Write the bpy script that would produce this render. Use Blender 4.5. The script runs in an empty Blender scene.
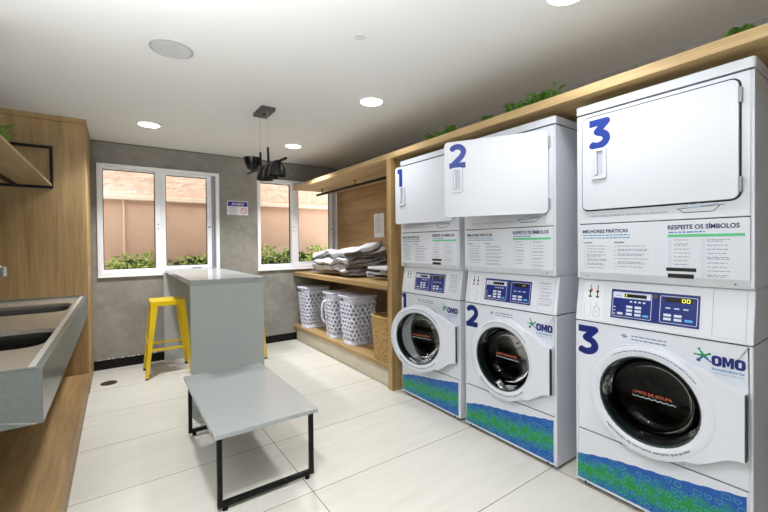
import bpy, math, random
from mathutils import Vector, Matrix
from mathutils.geometry import tessellate_polygon
random.seed(7)
SC = bpy.context.scene
COL = SC.collection
R = math.radians
PI = math.pi

# ------------------------------------------------------------------ camera
CH = 1.275
pan, pitch, roll = R(35.04), R(-0.582), R(0.545)
Fv = Vector((math.sin(pan)*math.cos(pitch), math.cos(pan)*math.cos(pitch), math.sin(pitch)))
R0 = Vector((math.cos(pan), -math.sin(pan), 0)); D0 = Fv.cross(R0)
Rv = R0*math.cos(roll) + D0*math.sin(roll); Dv = -R0*math.sin(roll) + D0*math.cos(roll)
cd = bpy.data.cameras.new('camera'); cam = bpy.data.objects.new('camera', cd); COL.objects.link(cam)
Mx = Matrix((Rv, -Dv, -Fv)).transposed().to_4x4(); Mx.translation = (0, 0, CH)
cam.matrix_world = Mx
cd.sensor_width = 36; cd.sensor_fit = 'HORIZONTAL'; cd.lens = 381.1*36/768
cd.shift_y = -(256-248.17)/768; cd.clip_start = .02
SC.camera = cam

# ------------------------------------------------------------------ world, exposure, lights
SC.view_settings.view_transform = 'Standard'; SC.view_settings.look = 'None'
SC.view_settings.gamma = 1; SC.view_settings.use_curve_mapping = False
SC.view_settings.exposure = 0.14
w = bpy.data.worlds.new('sky'); SC.world = w; w.use_nodes = True
bg = w.node_tree.nodes['Background']; bg.inputs[0].default_value = (.93, .96, 1, 1); bg.inputs[1].default_value = 2.6

LAMP_W = 10
def area(name, loc, size, power, color=(.97, .985, 1), rot=(0, 0, 0), shape='DISK'):
    l = bpy.data.lights.new(name, 'AREA'); l.shape = shape; l.size = size; l.energy = power; l.color = color
    if shape == 'DISK': l.spread = R(112)
    o = bpy.data.objects.new(name, l); COL.objects.link(o); o.location = loc; o.rotation_euler = rot; return o
LAMPS = [(.253, 4.03), (1.62, 2.46), (1.616, 4.04), (1.64, .91), (.25, .95)]
for i, (x, y) in enumerate(LAMPS):
    area('downlight_lamp', (x, y, 2.36), .16, LAMP_W*(.34 if x > 1 and y < 3 else 1.75 if y > 3 else 1))

# added fill light, unseen left of the camera, aimed up to brighten the ceiling
area('ceiling_fill', (-.55, .55, 1.5), .8, 98, (.93, .965, 1), (R(180), 0, 0), 'SQUARE')

# ------------------------------------------------------------------ materials
def lin(c):
    return tuple((v/255/12.92 if v/255 <= .04045 else ((v/255+.055)/1.055)**2.4) for v in c)
MC = {}
def mat(name, col, rough=.5, metal=0, noise=0, nscale=8, bump=0, bscale=40, emit=0, coat=0, spec=.5, stretch=(1, 1, 1), col2=None):
    if name in MC: return MC[name]
    m = bpy.data.materials.new(name); m.use_nodes = True; nt = m.node_tree; b = nt.nodes['Principled BSDF']
    c = lin(col); b.inputs['Base Color'].default_value = (*c, 1)
    b.inputs['Roughness'].default_value = rough; b.inputs['Metallic'].default_value = metal
    b.inputs['Coat Weight'].default_value = coat; b.inputs['Specular IOR Level'].default_value = spec
    if emit: b.inputs['Emission Color'].default_value = (*c, 1); b.inputs['Emission Strength'].default_value = emit
    if noise or bump:
        tc = nt.nodes.new('ShaderNodeTexCoord'); mp = nt.nodes.new('ShaderNodeMapping'); mp.inputs['Scale'].default_value = stretch
        nt.links.new(tc.outputs['Object'], mp.inputs[0])
    if noise:
        n = nt.nodes.new('ShaderNodeTexNoise'); n.inputs['Scale'].default_value = nscale; n.inputs['Detail'].default_value = 6
        nt.links.new(mp.outputs[0], n.inputs['Vector'])
        r = nt.nodes.new('ShaderNodeValToRGB'); e = r.color_ramp.elements
        if col2: e[0].color = (*lin(col2), 1); e[1].color = (*c, 1)
        else: e[0].color = (*[v*(1-noise) for v in c], 1); e[1].color = (*[min(1, v*(1+noise*.6)) for v in c], 1)
        e[0].position = .32; e[1].position = .68
        nt.links.new(n.outputs['Fac'], r.inputs[0]); nt.links.new(r.outputs[0], b.inputs['Base Color'])
    if bump:
        n2 = nt.nodes.new('ShaderNodeTexNoise'); n2.inputs['Scale'].default_value = bscale; n2.inputs['Detail'].default_value = 5
        nt.links.new(mp.outputs[0], n2.inputs['Vector'])
        bp = nt.nodes.new('ShaderNodeBump'); bp.inputs['Strength'].default_value = bump; bp.inputs['Distance'].default_value = .02
        nt.links.new(n2.outputs['Fac'], bp.inputs['Height']); nt.links.new(bp.outputs[0], b.inputs['Normal'])
    MC[name] = m; return m

def wood(name, axis, base=(184, 154, 106), dark=(142, 112, 70)):
    if name in MC: return MC[name]
    m = bpy.data.materials.new(name); m.use_nodes = True; nt = m.node_tree; b = nt.nodes['Principled BSDF']
    tc = nt.nodes.new('ShaderNodeTexCoord'); mp = nt.nodes.new('ShaderNodeMapping')
    sc = [9, 9, 9]; sc[axis] = .55; mp.inputs['Scale'].default_value = sc
    nt.links.new(tc.outputs['Object'], mp.inputs[0])
    n = nt.nodes.new('ShaderNodeTexNoise'); n.inputs['Scale'].default_value = 1.6; n.inputs['Detail'].default_value = 8; n.inputs['Distortion'].default_value = .6
    n.inputs['Roughness'].default_value = .62
    nt.links.new(mp.outputs[0], n.inputs['Vector'])
    mp2 = nt.nodes.new('ShaderNodeMapping'); s2 = [60, 60, 60]; s2[axis] = 1.6; mp2.inputs['Scale'].default_value = s2
    nt.links.new(tc.outputs['Object'], mp2.inputs[0])
    n2 = nt.nodes.new('ShaderNodeTexNoise'); n2.inputs['Scale'].default_value = 2; n2.inputs['Detail'].default_value = 4
    nt.links.new(mp2.outputs[0], n2.inputs['Vector'])
    mx = nt.nodes.new('ShaderNodeMath'); mx.operation = 'MULTIPLY_ADD'; mx.inputs[1].default_value = .38
    nt.links.new(n2.outputs['Fac'], mx.inputs[0])
    ms = nt.nodes.new('ShaderNodeMath'); ms.operation = 'MULTIPLY'; ms.inputs[1].default_value = .62
    nt.links.new(n.outputs['Fac'], ms.inputs[0]); nt.links.new(ms.outputs[0], mx.inputs[2])
    r = nt.nodes.new('ShaderNodeValToRGB'); e = r.color_ramp.elements
    e[0].position = .36; e[0].color = (*lin(dark), 1); e[1].position = .62; e[1].color = (*lin(base), 1)
    nt.links.new(mx.outputs[0], r.inputs[0]); nt.links.new(r.outputs[0], b.inputs['Base Color'])
    b.inputs['Roughness'].default_value = .48
    bp = nt.nodes.new('ShaderNodeBump'); bp.inputs['Strength'].default_value = .15; bp.inputs['Distance'].default_value = .004
    nt.links.new(mx.outputs[0], bp.inputs['Height']); nt.links.new(bp.outputs[0], b.inputs['Normal'])
    MC[name] = m; return m
WX, WY, WZ = wood('oak_grain_x', 0), wood('oak_grain_y', 1), wood('oak_grain_z', 2)
WP = wood('oak_pillar', 2, (186, 154, 104), (146, 116, 72))
WPL = wood('oak_platform', 1, (170, 138, 92), (128, 98, 60))
WHITE = mat('white_enamel', (216, 220, 229), .3, coat=.1)
WSIDE = mat('white_enamel_side', (200, 203, 212), .35)
WDOOR = mat('white_door_plastic', (216, 220, 229), .25, coat=.2)
GREYP = mat('grey_plastic', (150, 153, 160), .4)
DGAP = mat('dark_seam', (70, 72, 80), .7)
BLACK = mat('black_metal', (9, 9, 10), .5, spec=.25)
BLKG = mat('black_gloss', (10, 10, 11), .3, spec=.4)
STONE = mat('grey_quartz', (158, 162, 162), .22, noise=.04, nscale=150, coat=.2)
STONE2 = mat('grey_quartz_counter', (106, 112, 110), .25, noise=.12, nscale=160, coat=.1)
STONEM = mat('grey_quartz_matte', (170, 175, 173), .4, noise=.04, nscale=150)
ALU = mat('white_aluminium', (250, 251, 255), .3)
YEL = mat('yellow_paint', (236, 200, 16), .3, coat=.3)
CHROME = mat('chrome', (210, 212, 215), .12, metal=1)
STEEL = mat('brushed_steel', (104, 106, 106), .16, metal=1)
BLUEN = mat('blue_number', (26, 56, 148), .4)
NAVYN = mat('navy_number', (12, 34, 112), .4)
NAVYT = mat('navy_print', (42, 48, 98), .5)
GREYT = mat('grey_print', (150, 154, 172), .6)
TEALT = mat('teal_print', (70, 140, 190), .5)
GREENB = mat('green_print', (96, 196, 140), .5)
INKB = mat('black_print', (18, 18, 20), .5)
DIAL = mat('panel_blue', (30, 46, 118), .3)
LCD = mat('lcd_dark', (28, 24, 12), .3)
PAPER = mat('paper_white', (230, 230, 228), .7)
CEILM = mat('ceiling_paint', (234, 234, 232), .9)
PLAST = mat('basket_plastic', (216, 220, 236), .35)
LEAF = mat('leaf_green', (84, 130, 34), .5, noise=.4, nscale=20)
LEAFS = mat('hedge_leaf', (200, 216, 118), .45, noise=.75, nscale=22)
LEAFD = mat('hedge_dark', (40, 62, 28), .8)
BARK = mat('bark', (70, 55, 40), .9)

def concrete():
    m = bpy.data.materials.new('burnt_cement'); m.use_nodes = True; nt = m.node_tree; b = nt.nodes['Principled BSDF']
    g = nt.nodes.new('ShaderNodeNewGeometry')
    n = nt.nodes.new('ShaderNodeTexNoise'); n.inputs['Scale'].default_value = 2.2; n.inputs['Detail'].default_value = 9; n.inputs['Distortion'].default_value = 1.2
    n2 = nt.nodes.new('ShaderNodeTexNoise'); n2.inputs['Scale'].default_value = 14; n2.inputs['Detail'].default_value = 8
    for k in (n, n2): nt.links.new(g.outputs['Position'], k.inputs['Vector'])
    mx = nt.nodes.new('ShaderNodeMix'); mx.data_type = 'FLOAT'; mx.inputs[0].default_value = .4
    nt.links.new(n.outputs['Fac'], mx.inputs[2]); nt.links.new(n2.outputs['Fac'], mx.inputs[3])
    r = nt.nodes.new('ShaderNodeValToRGB'); e = r.color_ramp.elements
    e[0].position = .35; e[0].color = (*lin((130, 127, 120)), 1); e[1].position = .65; e[1].color = (*lin((158, 154, 147)), 1)
    nt.links.new(mx.outputs[0], r.inputs[0]); nt.links.new(r.outputs[0], b.inputs['Base Color']); b.inputs['Roughness'].default_value = .62
    bp = nt.nodes.new('ShaderNodeBump'); bp.inputs['Strength'].default_value = .12; bp.inputs['Distance'].default_value = .01
    nt.links.new(mx.outputs[0], bp.inputs['Height']); nt.links.new(bp.outputs[0], b.inputs['Normal'])
    return m
CONC = concrete()

def tiles():
    m = bpy.data.materials.new('porcelain_tile'); m.use_nodes = True; nt = m.node_tree; b = nt.nodes['Principled BSDF']
    g = nt.nodes.new('ShaderNodeNewGeometry'); sp = nt.nodes.new('ShaderNodeSeparateXYZ'); nt.links.new(g.outputs['Position'], sp.inputs[0])
    def line(out, off, per, hw):
        a = nt.nodes.new('ShaderNodeMath'); a.operation = 'SUBTRACT'; a.inputs[1].default_value = off - per*20 - per/2
        nt.links.new(out, a.inputs[0])
        p = nt.nodes.new('ShaderNodeMath'); p.operation = 'MODULO'; p.inputs[1].default_value = per; nt.links.new(a.outputs[0], p.inputs[0])
        s_ = nt.nodes.new('ShaderNodeMath'); s_.operation = 'SUBTRACT'; s_.inputs[1].default_value = per/2; nt.links.new(p.outputs[0], s_.inputs[0])
        ab = nt.nodes.new('ShaderNodeMath'); ab.operation = 'ABSOLUTE'; nt.links.new(s_.outputs[0], ab.inputs[0])
        lt = nt.nodes.new('ShaderNodeMath'); lt.operation = 'LESS_THAN'; lt.inputs[1].default_value = hw; nt.links.new(ab.outputs[0], lt.inputs[0])
        return lt
    lx = line(sp.outputs['X'], .815, 1.19, .0022); ly = line(sp.outputs['Y'], 1.22, .6, .0022)
    mxx = nt.nodes.new('ShaderNodeMath'); mxx.operation = 'MAXIMUM'; nt.links.new(lx.outputs[0], mxx.inputs[0]); nt.links.new(ly.outputs[0], mxx.inputs[1])
    mp = nt.nodes.new('ShaderNodeMapping'); mp.inputs['Scale'].default_value = (1, 6, 1); nt.links.new(g.outputs['Position'], mp.inputs[0])
    n = nt.nodes.new('ShaderNodeTexNoise'); n.inputs['Scale'].default_value = 2.4; n.inputs['Detail'].default_value = 8; nt.links.new(mp.outputs[0], n.inputs['Vector'])
    r = nt.nodes.new('ShaderNodeValToRGB'); e = r.color_ramp.elements
    e[0].position = .25; e[0].color = (*lin((204, 201, 192)), 1); e[1].position = .7; e[1].color = (*lin((213, 210, 202)), 1)
    nt.links.new(n.outputs['Fac'], r.inputs[0])
    mix = nt.nodes.new('ShaderNodeMix'); mix.data_type = 'RGBA'; nt.links.new(mxx.outputs[0], mix.inputs[0]); nt.links.new(r.outputs[0], mix.inputs[6])
    mix.inputs[7].default_value = (*lin((120, 108, 92)), 1)
    nt.links.new(mix.outputs[2], b.inputs['Base Color']); b.inputs['Roughness'].default_value = .27
    return m
TILE = tiles()

def glass_mat(name, tint, gloss=.6):
    m = bpy.data.materials.new(name); m.use_nodes = True; nt = m.node_tree
    for n in list(nt.nodes):
        if n.type == 'BSDF_PRINCIPLED': nt.nodes.remove(n)
    out = nt.nodes['Material Output']
    t = nt.nodes.new('ShaderNodeBsdfTransparent'); t.inputs[0].default_value = (*tint, 1)
    g = nt.nodes.new('ShaderNodeBsdfGlossy'); g.inputs['Roughness'].default_value = .02
    f = nt.nodes.new('ShaderNodeFresnel'); f.inputs[0].default_value = 1.45
    k = nt.nodes.new('ShaderNodeMath'); k.operation = 'MULTIPLY'; k.inputs[1].default_value = gloss; nt.links.new(f.outputs[0], k.inputs[0])
    mx = nt.nodes.new('ShaderNodeMixShader'); nt.links.new(k.outputs[0], mx.inputs[0]); nt.links.new(t.outputs[0], mx.inputs[1]); nt.links.new(g.outputs[0], mx.inputs[2])
    nt.links.new(mx.outputs[0], out.inputs[0]); return m
GLASS = glass_mat('window_glass', (.97, .98, .97), 1)
PORT = glass_mat('porthole_glass', (.42, .44, .44), .4)

def kick_mat():
    m = bpy.data.materials.new('blue_green_print'); m.use_nodes = True; nt = m.node_tree; b = nt.nodes['Principled BSDF']
    tc = nt.nodes.new('ShaderNodeTexCoord'); sp = nt.nodes.new('ShaderNodeSeparateXYZ'); nt.links.new(tc.outputs['Object'], sp.inputs[0])
    mp = nt.nodes.new('ShaderNodeMapping'); mp.inputs['Scale'].default_value = (1, 1, 1.6); nt.links.new(tc.outputs['Object'], mp.inputs[0])
    n = nt.nodes.new('ShaderNodeTexNoise'); n.inputs['Scale'].default_value = 26; n.inputs['Detail'].default_value = 3; nt.links.new(mp.outputs[0], n.inputs['Vector'])
    # distance from a rising centre line z = .07 + .10 x
    a = nt.nodes.new('ShaderNodeMath'); a.operation = 'MULTIPLY_ADD'; a.inputs[1].default_value = -.1; nt.links.new(sp.outputs['X'], a.inputs[0]); nt.links.new(sp.outputs['Z'], a.inputs[2])
    s_ = nt.nodes.new('ShaderNodeMath'); s_.operation = 'SUBTRACT'; s_.inputs[1].default_value = .088; nt.links.new(a.outputs[0], s_.inputs[0])
    ab = nt.nodes.new('ShaderNodeMath'); ab.operation = 'ABSOLUTE'; nt.links.new(s_.outputs[0], ab.inputs[0])
    ml = nt.nodes.new('ShaderNodeMath'); ml.operation = 'MULTIPLY_ADD'; ml.inputs[1].default_value = 8.5; nt.links.new(ab.outputs[0], ml.inputs[0])
    nn = nt.nodes.new('ShaderNodeMath'); nn.operation = 'MULTIPLY_ADD'; nn.inputs[1].default_value = 1.3; nn.inputs[2].default_value = -.65
    nt.links.new(n.outputs['Fac'], nn.inputs[0]); nt.links.new(nn.outputs[0], ml.inputs[2])
    r = nt.nodes.new('ShaderNodeValToRGB'); e = r.color_ramp.elements
    e[0].position = .12; e[0].color = (*lin((24, 140, 62)), 1); e[1].position = .62; e[1].color = (*lin((14, 84, 170)), 1)
    k = e.new(.36); k.color = (*lin((14, 120, 140)), 1)
    nt.links.new(ml.outputs[0], r.inputs[0]); nt.links.new(r.outputs[0], b.inputs['Base Color']); b.inputs['Roughness'].default_value = .35
    return m
KICK = kick_mat()
ICON = mat('aqua_outline', (84, 168, 190), .5)

# ------------------------------------------------------------------ mesh builder
def ident(u, v, w): return (u, v, w)
class MB:
    def __init__(s): s.v = []; s.f = []; s.m = []
    def add(s, vs, fs, mi=0):
        o = len(s.v); s.v += [tuple(p) for p in vs]; s.f += [tuple(i+o for i in f) for f in fs]; s.m += [mi]*len(fs)
    def box(s, x0, x1, y0, y1, z0, z1, mi=0):
        s.add([(x0, y0, z0), (x1, y0, z0), (x1, y1, z0), (x0, y1, z0), (x0, y0, z1), (x1, y0, z1), (x1, y1, z1), (x0, y1, z1)],
              [(3, 2, 1, 0), (4, 5, 6, 7), (0, 1, 5, 4), (1, 2, 6, 5), (2, 3, 7, 6), (3, 0, 4, 7)], mi); return s
    def hexa(s, bot, top, mi=0):
        s.add(list(bot)+list(top), [(3, 2, 1, 0), (4, 5, 6, 7), (0, 1, 5, 4), (1, 2, 6, 5), (2, 3, 7, 6), (3, 0, 4, 7)], mi); return s
    def cyl(s, p0, p1, r0, r1=None, n=16, mi=0, caps=True):
        r1 = r0 if r1 is None else r1; p0 = Vector(p0); p1 = Vector(p1); d = (p1-p0).normalized()
        a = d.orthogonal().normalized(); b = d.cross(a); vs = []
        for p, r in ((p0, r0), (p1, r1)):
            for i in range(n):
                t = 2*PI*i/n; vs.append(p + a*math.cos(t)*r + b*math.sin(t)*r)
        fs = [(i, (i+1) % n, n+(i+1) % n, n+i) for i in range(n)]
        if caps: fs += [tuple(range(n))[::-1], tuple(range(n, 2*n))]
        s.add(vs, fs, mi); return s
    def tube(s, pts, r, n=8, mi=0, closed=False):
        pts = [Vector(p) for p in pts]; vs = []; prev = None; N = len(pts)
        for i, p in enumerate(pts):
            if closed: d = (pts[(i+1) % N]-pts[i-1]).normalized()
            else: d = (pts[min(i+1, N-1)]-pts[max(i-1, 0)]).normalized()
            a = (prev - d*prev.dot(d)).normalized() if prev else d.orthogonal().normalized()
            prev = a; b = d.cross(a); rr = r[i] if isinstance(r, (list, tuple)) else r
            for k in range(n):
                t = 2*PI*k/n; vs.append(p + a*math.cos(t)*rr + b*math.sin(t)*rr)
        fs = []
        for i in range(N if closed else N-1):
            j = (i+1) % N
            for k in range(n): fs.append((i*n+k, i*n+(k+1) % n, j*n+(k+1) % n, j*n+k))
        if not closed: fs += [tuple(range(n))[::-1], tuple(range((N-1)*n, N*n))]
        s.add(vs, fs, mi); return s
    def lathe(s, prof, c=(0, 0, 0), axis='z', n=40, mi=0):
        # prof: (radius, height) pairs
        vs = []; c = Vector(c)
        for r, h in prof:
            for i in range(n):
                t = 2*PI*i/n; x, y = r*math.cos(t), r*math.sin(t)
                vs.append(c + (Vector((x, y, h)) if axis == 'z' else Vector((x, h, y))))
        fs = []
        for k in range(len(prof)-1):
            for i in range(n):
                q = (k*n+i, k*n+(i+1) % n, (k+1)*n+(i+1) % n, (k+1)*n+i)
                fs.append(q if axis == 'z' else q[::-1])
        s.add(vs, fs, mi); return s
    def plate(s, loops, w0, w1, fn=ident, mi=0):
        ls = [[Vector((p[0], p[1], 0)) for p in l] for l in loops]
        tris = tessellate_polygon(ls); flat = [p for l in loops for p in l]; n = len(flat)
        vs = [fn(p[0], p[1], w0) for p in flat] + ([fn(p[0], p[1], w1) for p in flat] if w1 is not None else [])
        fs = [tuple(t) for t in tris]
        if w1 is not None:
            fs += [tuple(i+n for i in t[::-1]) for t in tris]; o = 0
            for l in loops:
                k = len(l)
                for i in range(k):
                    j = (i+1) % k; fs.append((o+i, o+j, n+o+j, n+o+i))
                o += k
        s.add(vs, fs, mi); return s
    def ribbon(s, pts, wd, fn, closed=False, mi=0, w=0):
        N = len(pts); L = []; Rr = []
        for i in range(N):
            a = pts[(i-1) % N] if (closed or i > 0) else pts[i]; b = pts[(i+1) % N] if (closed or i < N-1) else pts[i]
            dx, dy = b[0]-a[0], b[1]-a[1]; l = math.hypot(dx, dy) or 1; nx, ny = -dy/l*wd/2, dx/l*wd/2
            L.append((pts[i][0]+nx, pts[i][1]+ny)); Rr.append((pts[i][0]-nx, pts[i][1]-ny))
        vs = [fn(p[0], p[1], w) for p in L] + [fn(p[0], p[1], w) for p in Rr]
        fs = [(i, (i+1) % N, N+(i+1) % N, N+i) for i in range(N if closed else N-1)]
        s.add(vs, fs, mi); return s
    def rect(s, x0, x1, z0, z1, fn, w=0, mi=0):
        s.add([fn(x0, z0, w), fn(x1, z0, w), fn(x1, z1, w), fn(x0, z1, w)], [(0, 1, 2, 3)], mi); return s
    def text(s, t, x, z, size, fn, w=0, bold=0, align='LEFT', xs=1, mi=0, fit=None, shear=0):
        c = bpy.data.curves.new('t', 'FONT'); c.body = t; c.size = size; c.offset = bold*size; c.resolution_u = 3; c.align_x = 'LEFT'
        o = bpy.data.objects.new('t', c); COL.objects.link(o)
        dg = bpy.context.evaluated_depsgraph_get(); me = bpy.data.meshes.new_from_object(o.evaluated_get(dg))
        if len(me.vertices):
            mxx = max(v.co.x for v in me.vertices); mn = min(v.co.x for v in me.vertices)
            k = xs
            if fit: k = fit/(mxx-mn)
            off = {'LEFT': 0, 'CENTER': -(mxx-mn)*k/2, 'RIGHT': -(mxx-mn)*k}[align]
            s.add([fn(x+off+((v.co.x-mn)+shear*v.co.y)*k, z+v.co.y, w) for v in me.vertices], [tuple(p.vertices) for p in me.polygons], mi)
        bpy.data.objects.remove(o); bpy.data.curves.remove(c); bpy.data.meshes.remove(me); return s
    def stroke(s, pts, wd, fn, w=0, mi=0):
        s.kk = getattr(s, 'kk', 0)
        for k, (a, b) in enumerate(zip(pts, pts[1:])):
            s.kk += 1; w += 3e-5
            dx, dy = b[0]-a[0], b[1]-a[1]; l = math.hypot(dx, dy); nx, ny = -dy/l*wd/2, dx/l*wd/2
            s.add([fn(a[0]+nx, a[1]+ny, w), fn(a[0]-nx, a[1]-ny, w), fn(b[0]-nx, b[1]-ny, w), fn(b[0]+nx, b[1]+ny, w)], [(0, 1, 2, 3)], mi)
            if k: s.add([fn(p[0], p[1], w+1.5e-5) for p in circ(a[0], a[1], wd/2, 16)], [tuple(range(16))], mi)
        return s
    def digit(s, d, x, z, h, fn, w):
        arc = lambda cx, cy, rx, ry, a, b, n=12: [(cx+rx*math.cos(R(a+(b-a)*i/n)), cy+ry*math.sin(R(a+(b-a)*i/n))) for i in range(n+1)]
        if d == 1: P = [[(.0, .88), (.25, .88)], [(.25, 1.0), (.25, 0)]]
        elif d == 2: P = [arc(.36, .66, .27, .235, 150, -20)+[(.545, .46), (.17, .13)], [(.02, .105), (.72, .105)]]
        else: P = [[(.04, .895), (.60, .895), (.30, .59)]+arc(.31, .33, .29, .225, 80, -140)[0:], [(.3, .59), (.38, .555)]]
        for q, p in enumerate(P): s.stroke([(x+a*h, z+b*h) for a, b in p], (.235 if d != 1 else .25)*h, fn, w+6e-4*q)
        return s
    def build(s, name, mats, parent=None, pivot=(0, 0, 0), loc=None, rz=0, bevel=0, smooth=False, seg=2, sub=0, autos=None, recalc=True):
        me = bpy.data.meshes.new(name); me.from_pydata([(p[0]-pivot[0], p[1]-pivot[1], p[2]-pivot[2]) for p in s.v], [], s.f)
        mats = mats if isinstance(mats, (list, tuple)) else [mats]
        for m in mats: me.materials.append(m)
        if len(mats) > 1: me.polygons.foreach_set('material_index', s.m)
        if recalc:
            import bmesh
            bm = bmesh.new(); bm.from_mesh(me); bmesh.ops.remove_doubles(bm, verts=bm.verts, dist=1e-5); bmesh.ops.recalc_face_normals(bm, faces=bm.faces); bm.to_mesh(me); bm.free()
        me.update()
        o = bpy.data.objects.new(name, me); COL.objects.link(o)
        if parent: o.parent = parent
        if loc is not None: o.location = loc
        o.rotation_euler = (0, 0, rz)
        if smooth:
            me.polygons.foreach_set('use_smooth', [True]*len(me.polygons))
            try: me.set_sharp_from_angle(angle=R(autos or 40))
            except Exception: pass
        if bevel:
            b = o.modifiers.new('bevel', 'BEVEL'); b.width = bevel; b.segments = seg; b.limit_method = 'ANGLE'; b.angle_limit = R(50)
            b.harden_normals = False
        if sub:
            q = o.modifiers.new('sub', 'SUBSURF'); q.levels = sub; q.render_levels = sub
        return o

def tag(o, label, cat, group=None, kind=None):
    o['label'] = label; o['category'] = cat
    if group: o['group'] = group
    if kind: o['kind'] = kind
    return o
def thing(name, label, cat, loc=(0, 0, 0), rz=0, group=None):
    o = bpy.data.objects.new(name, None); COL.objects.link(o); o.location = loc; o.rotation_euler = (0, 0, rz); o.empty_display_size = .1
    return tag(o, label, cat, group)
def struct(o, label=None, cat=None):
    o['kind'] = 'structure'
    if label: o['label'] = label
    if cat: o['category'] = cat
    return o
def B(x0, x1, y0, y1, z0, z1): return MB().box(x0, x1, y0, y1, z0, z1)
def circ(cx, cy, r, n=40, a0=0): return [(cx+r*math.cos(a0+2*PI*i/n), cy+r*math.sin(a0+2*PI*i/n)) for i in range(n)]
def rrect(x0, x1, y0, y1, r, k=5):
    p = []
    for cx, cy, a in ((x1-r, y1-r, 0), (x0+r, y1-r, 90), (x0+r, y0+r, 180), (x1-r, y0+r, 270)):
        for i in range(k+1): t = R(a+90*i/k); p.append((cx+r*math.cos(t), cy+r*math.sin(t)))
    return p
def rect4(x0, x1, y0, y1): return [(x0, y0), (x1, y0), (x1, y1), (x0, y1)]

# ------------------------------------------------------------------ room shell
XL, XR, YF, YB, ZC = -.95, 2.64, -1.3, 4.92, 2.375
struct(B(XL-.1, XR+.1, YF-.1, YB+.15, -.1, 0).build('floor', TILE), 'large cream porcelain floor tiles with thin grout lines', 'floor')
struct(B(XL-.1, XR+.1, YF-.1, YB+.15, ZC, ZC+.1).build('ceiling', CEILM), 'flat white painted ceiling with recessed lamps', 'ceiling')
W1 = (-.163, 1.02, .96, 2.145); W2 = (1.475, 2.635, .955, 2.14)
wb = MB().plate([rect4(XL-.1, XR+.1, 0, ZC), rect4(W1[0]+.012, W1[1]-.012, W1[2]+.012, W1[3]-.012)[::-1], rect4(W2[0]+.012, W2[1]-.012, W2[2]+.012, W2[3]-.012)[::-1]], YB, YB+.15, lambda u, v, w_: (u, w_, v))
struct(wb.build('wall_back', CONC), 'grey burnt-cement wall with two white windows', 'wall')
struct(B(XR, XR+.1, YF-.1, YB, 0, ZC).build('wall_right', CONC), 'grey wall behind the laundry machines', 'wall')
struct(B(XL-.1, XL, YF-.1, YB, 0, ZC).build('wall_left', CONC), 'grey wall behind the sink counter', 'wall')
struct(B(XL, XR, YF-.1, YF, 0, ZC).build('wall_front', CONC), 'pale wall behind the camera', 'wall')
bbm = mat('black_granite', (10, 9, 10), .4, noise=.3, nscale=80, spec=.25)
struct(B(-.21, 1.985, YB-.012, YB, 0, .095).build('baseboard_back', bbm), 'black granite baseboard along the cement wall', 'baseboard')
fl = MB()
for i in range(26):
    x = -.17+i*.02*random.uniform(.8, 1.2); z = .096+random.uniform(0, .006)
    fl.plate([circ(x, z, random.uniform(.004, .011), 6)], YB-.0015, YB-.0006, lambda u, v, w_: (u, w_, v))
o = fl.build('chipped_paint', PAPER); o.parent = bpy.data.objects['baseboard_back']
struct(B(1.94, XR, YB-.001, YB, 0, .001).build('trim_1', CONC), 'wall foot behind the shelving', 'trim')
bpy.data.objects.remove(bpy.data.objects['trim_1'])
# ceiling shadow gap along the back wall
struct(B(-.21, XR, YB-.006, YB, ZC-.008, ZC).build('trim_1', mat('gap_grey', (90, 86, 78), .9)), 'thin dark joint where the ceiling meets the cement wall', 'trim')

# wood clad pillar, left
pl = MB().box(XL, -.208, 4.18, YB, 0, ZC-.045)
pil = struct(pl.build('wall_pillar', WP, bevel=.002), 'oak-clad full-height pillar beside the left window', 'wall')
B(XL, -.205, 4.176, YB, ZC-.043, ZC).build('cornice_board', WP, pil)

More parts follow.
